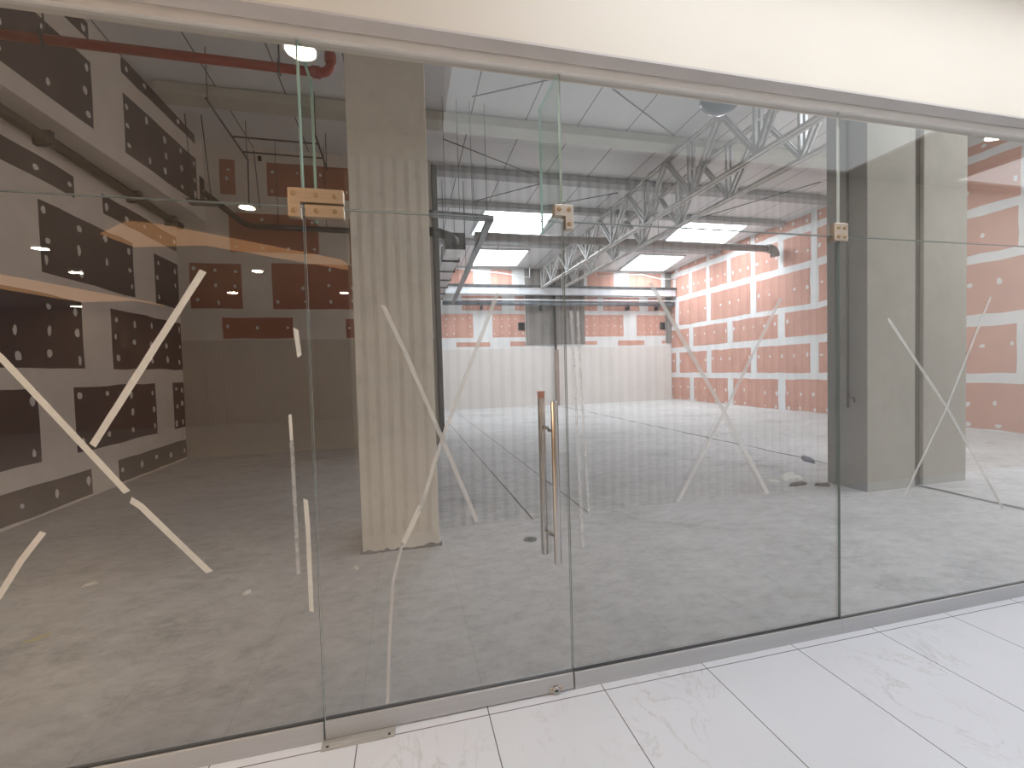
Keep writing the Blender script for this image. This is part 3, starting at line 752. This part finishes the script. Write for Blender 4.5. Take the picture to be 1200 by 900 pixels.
struct(MB().box(-12.5,-6.8,-4.2,-.6,CZ-.03,CZ-.005).build('ceiling_fill_warm','warmpanel'))  # added unseen warm panel, brightens the concourse and left floor
ceil_panel(.36,4.95,-2.16,-.30); ceil_panel(6.5,11.0,-2.1,-.30)
def downlight(x, y, label, lens='lamp', r=.095, z=CZ):
    t = thing('downlight', (x,y,z-.04), label, 'ceiling light', 'round downlights reflected in the glass')
    MB().tube([(x,y,z-.05),(x,y,z-.035)], r, 24).build('lens', lens, t)
    MB().tube([(x,y,z-.045),(x,y,z-.0)], r*1.15, 24, 0, True, [r*1.15,r*1.3]).build('trim_ring','white' if lens!='unlit' else 'unlit',t)
downlight(-.58,-1.26,'large round downlight reflected above the hinge joint','lamp')
downlight(5.6,-1.17,'round downlight reflected at the top of the right transom','lamp')
for (x,y,r,lab) in ((-1.83,-4.3,.085,'round downlight reflected just below the transom line left of the hinge'),(-5.5,-6.7,.10,'round downlight reflected on a dark board at the left picture edge'),(-6.1,-8.5,.10,'round downlight reflected on the dark board lower left'),
   (-2.78,-8.0,.10,'round downlight reflected between the red-brown boards'),(-4.1,-10.6,.11,'round downlight reflected on the left red-brown board'),(-1.43,-10.4,.11,'round downlight reflected beside the upper end of the hinge joint'),(-8.9,-13.2,.12,'round downlight reflected on the widest dark board')):
    downlight(x,y,lab,'lampfar',r)
# hoarding behind the camera: ribbed white sheet
mb = MB(); x = -.42; pts = []
while x < 4.72:
    for dx, dy in ((0,0),(.046,0),(.058,-.03),(.094,-.03)): pts.append((x+dx, -2.3+dy))
    x += .106
pts.append((x,-2.3))
n = len(pts)
for i in range(n-1):
    a, b = pts[i], pts[i+1]
    mb.add([(a[0],a[1],0),(b[0],b[1],0),(b[0],b[1],3.45),(a[0],a[1],3.45)], [(0,1,2,3)], 1 if (a[1] < -2.31 and b[1] < -2.31) else 0)
struct(mb.build('wall_hoarding', ['hoard','hoardgap']))
mb = MB(); mb.box(-.46,14,-2.6,-2.345,0,CZ); mb.box(-.46,4.75,-2.345,-2.28,3.45,CZ); mb.box(4.75,14,-2.345,-2.3,0,CZ)
struct(mb.build('wall_opposite', 'bulk'))
mb = MB(); mb.box(-14,-.46,-14.3,-14,0,CZ); mb.box(-14.3,-14,-14,.0,0,CZ); mb.box(-.46,-.4,-14,-2.36,0,CZ); mb.box(13.9,14.2,-2.4,0,0,CZ)
struct(mb.build('wall_concourse', 'warmwall'))
mb = MB(); x = -6.2; pts = []
while x < -.6:
    for dx, dy in ((0,0),(.07,0),(.078,-.035),(.117,-.035)): pts.append((x+dx, -13.9+dy))
    x += .125
for a, b in zip(pts, pts[1:]):
    mb.add([(a[0],a[1],0),(b[0],b[1],0),(b[0],b[1],2.9),(a[0],a[1],2.9)], [(0,1,2,3)], 1 if (a[1] < -13.91 and b[1] < -13.91) else 0)
struct(mb.build('wall_hoarding_far', ['warmwall','hoardgap']))
# warm-lit cove drops of the concourse ceiling
for pl in ([(-4.21,-5.82),(-3.55,-5.19),(-3.21,-5.28),(-1.07,-6.99),(-.85,-7.91),(-2.32,-6.78),(-3.03,-6.23),(-4.12,-6.48)],[(-7.64,-8.99),(-6.68,-13.07),(-6.96,-12.14),(-8.35,-12.53),(-8.75,-10.55)]):
    mb = MB(); mb.prism([(a,b,CZ-.03) for a,b in pl], [(a,b,CZ-.005) for a,b in pl]); struct(mb.build('ceiling_cove','cove'))

# ------------------------------------------------------------------ world, camera, view
w = bpy.data.worlds.new('World'); S.world = w; w.use_nodes = True
w.node_tree.nodes['Background'].inputs[0].default_value = (.6,.65,.7,1); w.node_tree.nodes['Background'].inputs[1].default_value = .3
cam = bpy.data.cameras.new('Camera'); co = bpy.data.objects.new('Camera', cam); COL.objects.link(co)
F = 521.788
Mr = [[0.9714367990039743,-0.23573585517864026,-0.027187352282029217],[-0.034111972628598546,-0.02534546451113002,-0.9990965822942749],[0.23483381116078186,0.9714866000166499,-0.03266293195339402]]
r, d, f = (Vector(v) for v in Mr)
u = -d; b = -f
co.matrix_world = Matrix(((r.x,u.x,b.x,0.),(r.y,u.y,b.y,-1.926),(r.z,u.z,b.z,1.5),(0,0,0,1)))
cam.sensor_width = 36; cam.sensor_fit = 'HORIZONTAL'; cam.lens = F/1200*36; cam.clip_start = .02; cam.clip_end = 200
S.camera = co
S.view_settings.view_transform = 'Standard'; S.view_settings.look = 'None'
S.view_settings.exposure = 0; S.view_settings.gamma = 1; S.view_settings.use_curve_mapping = False
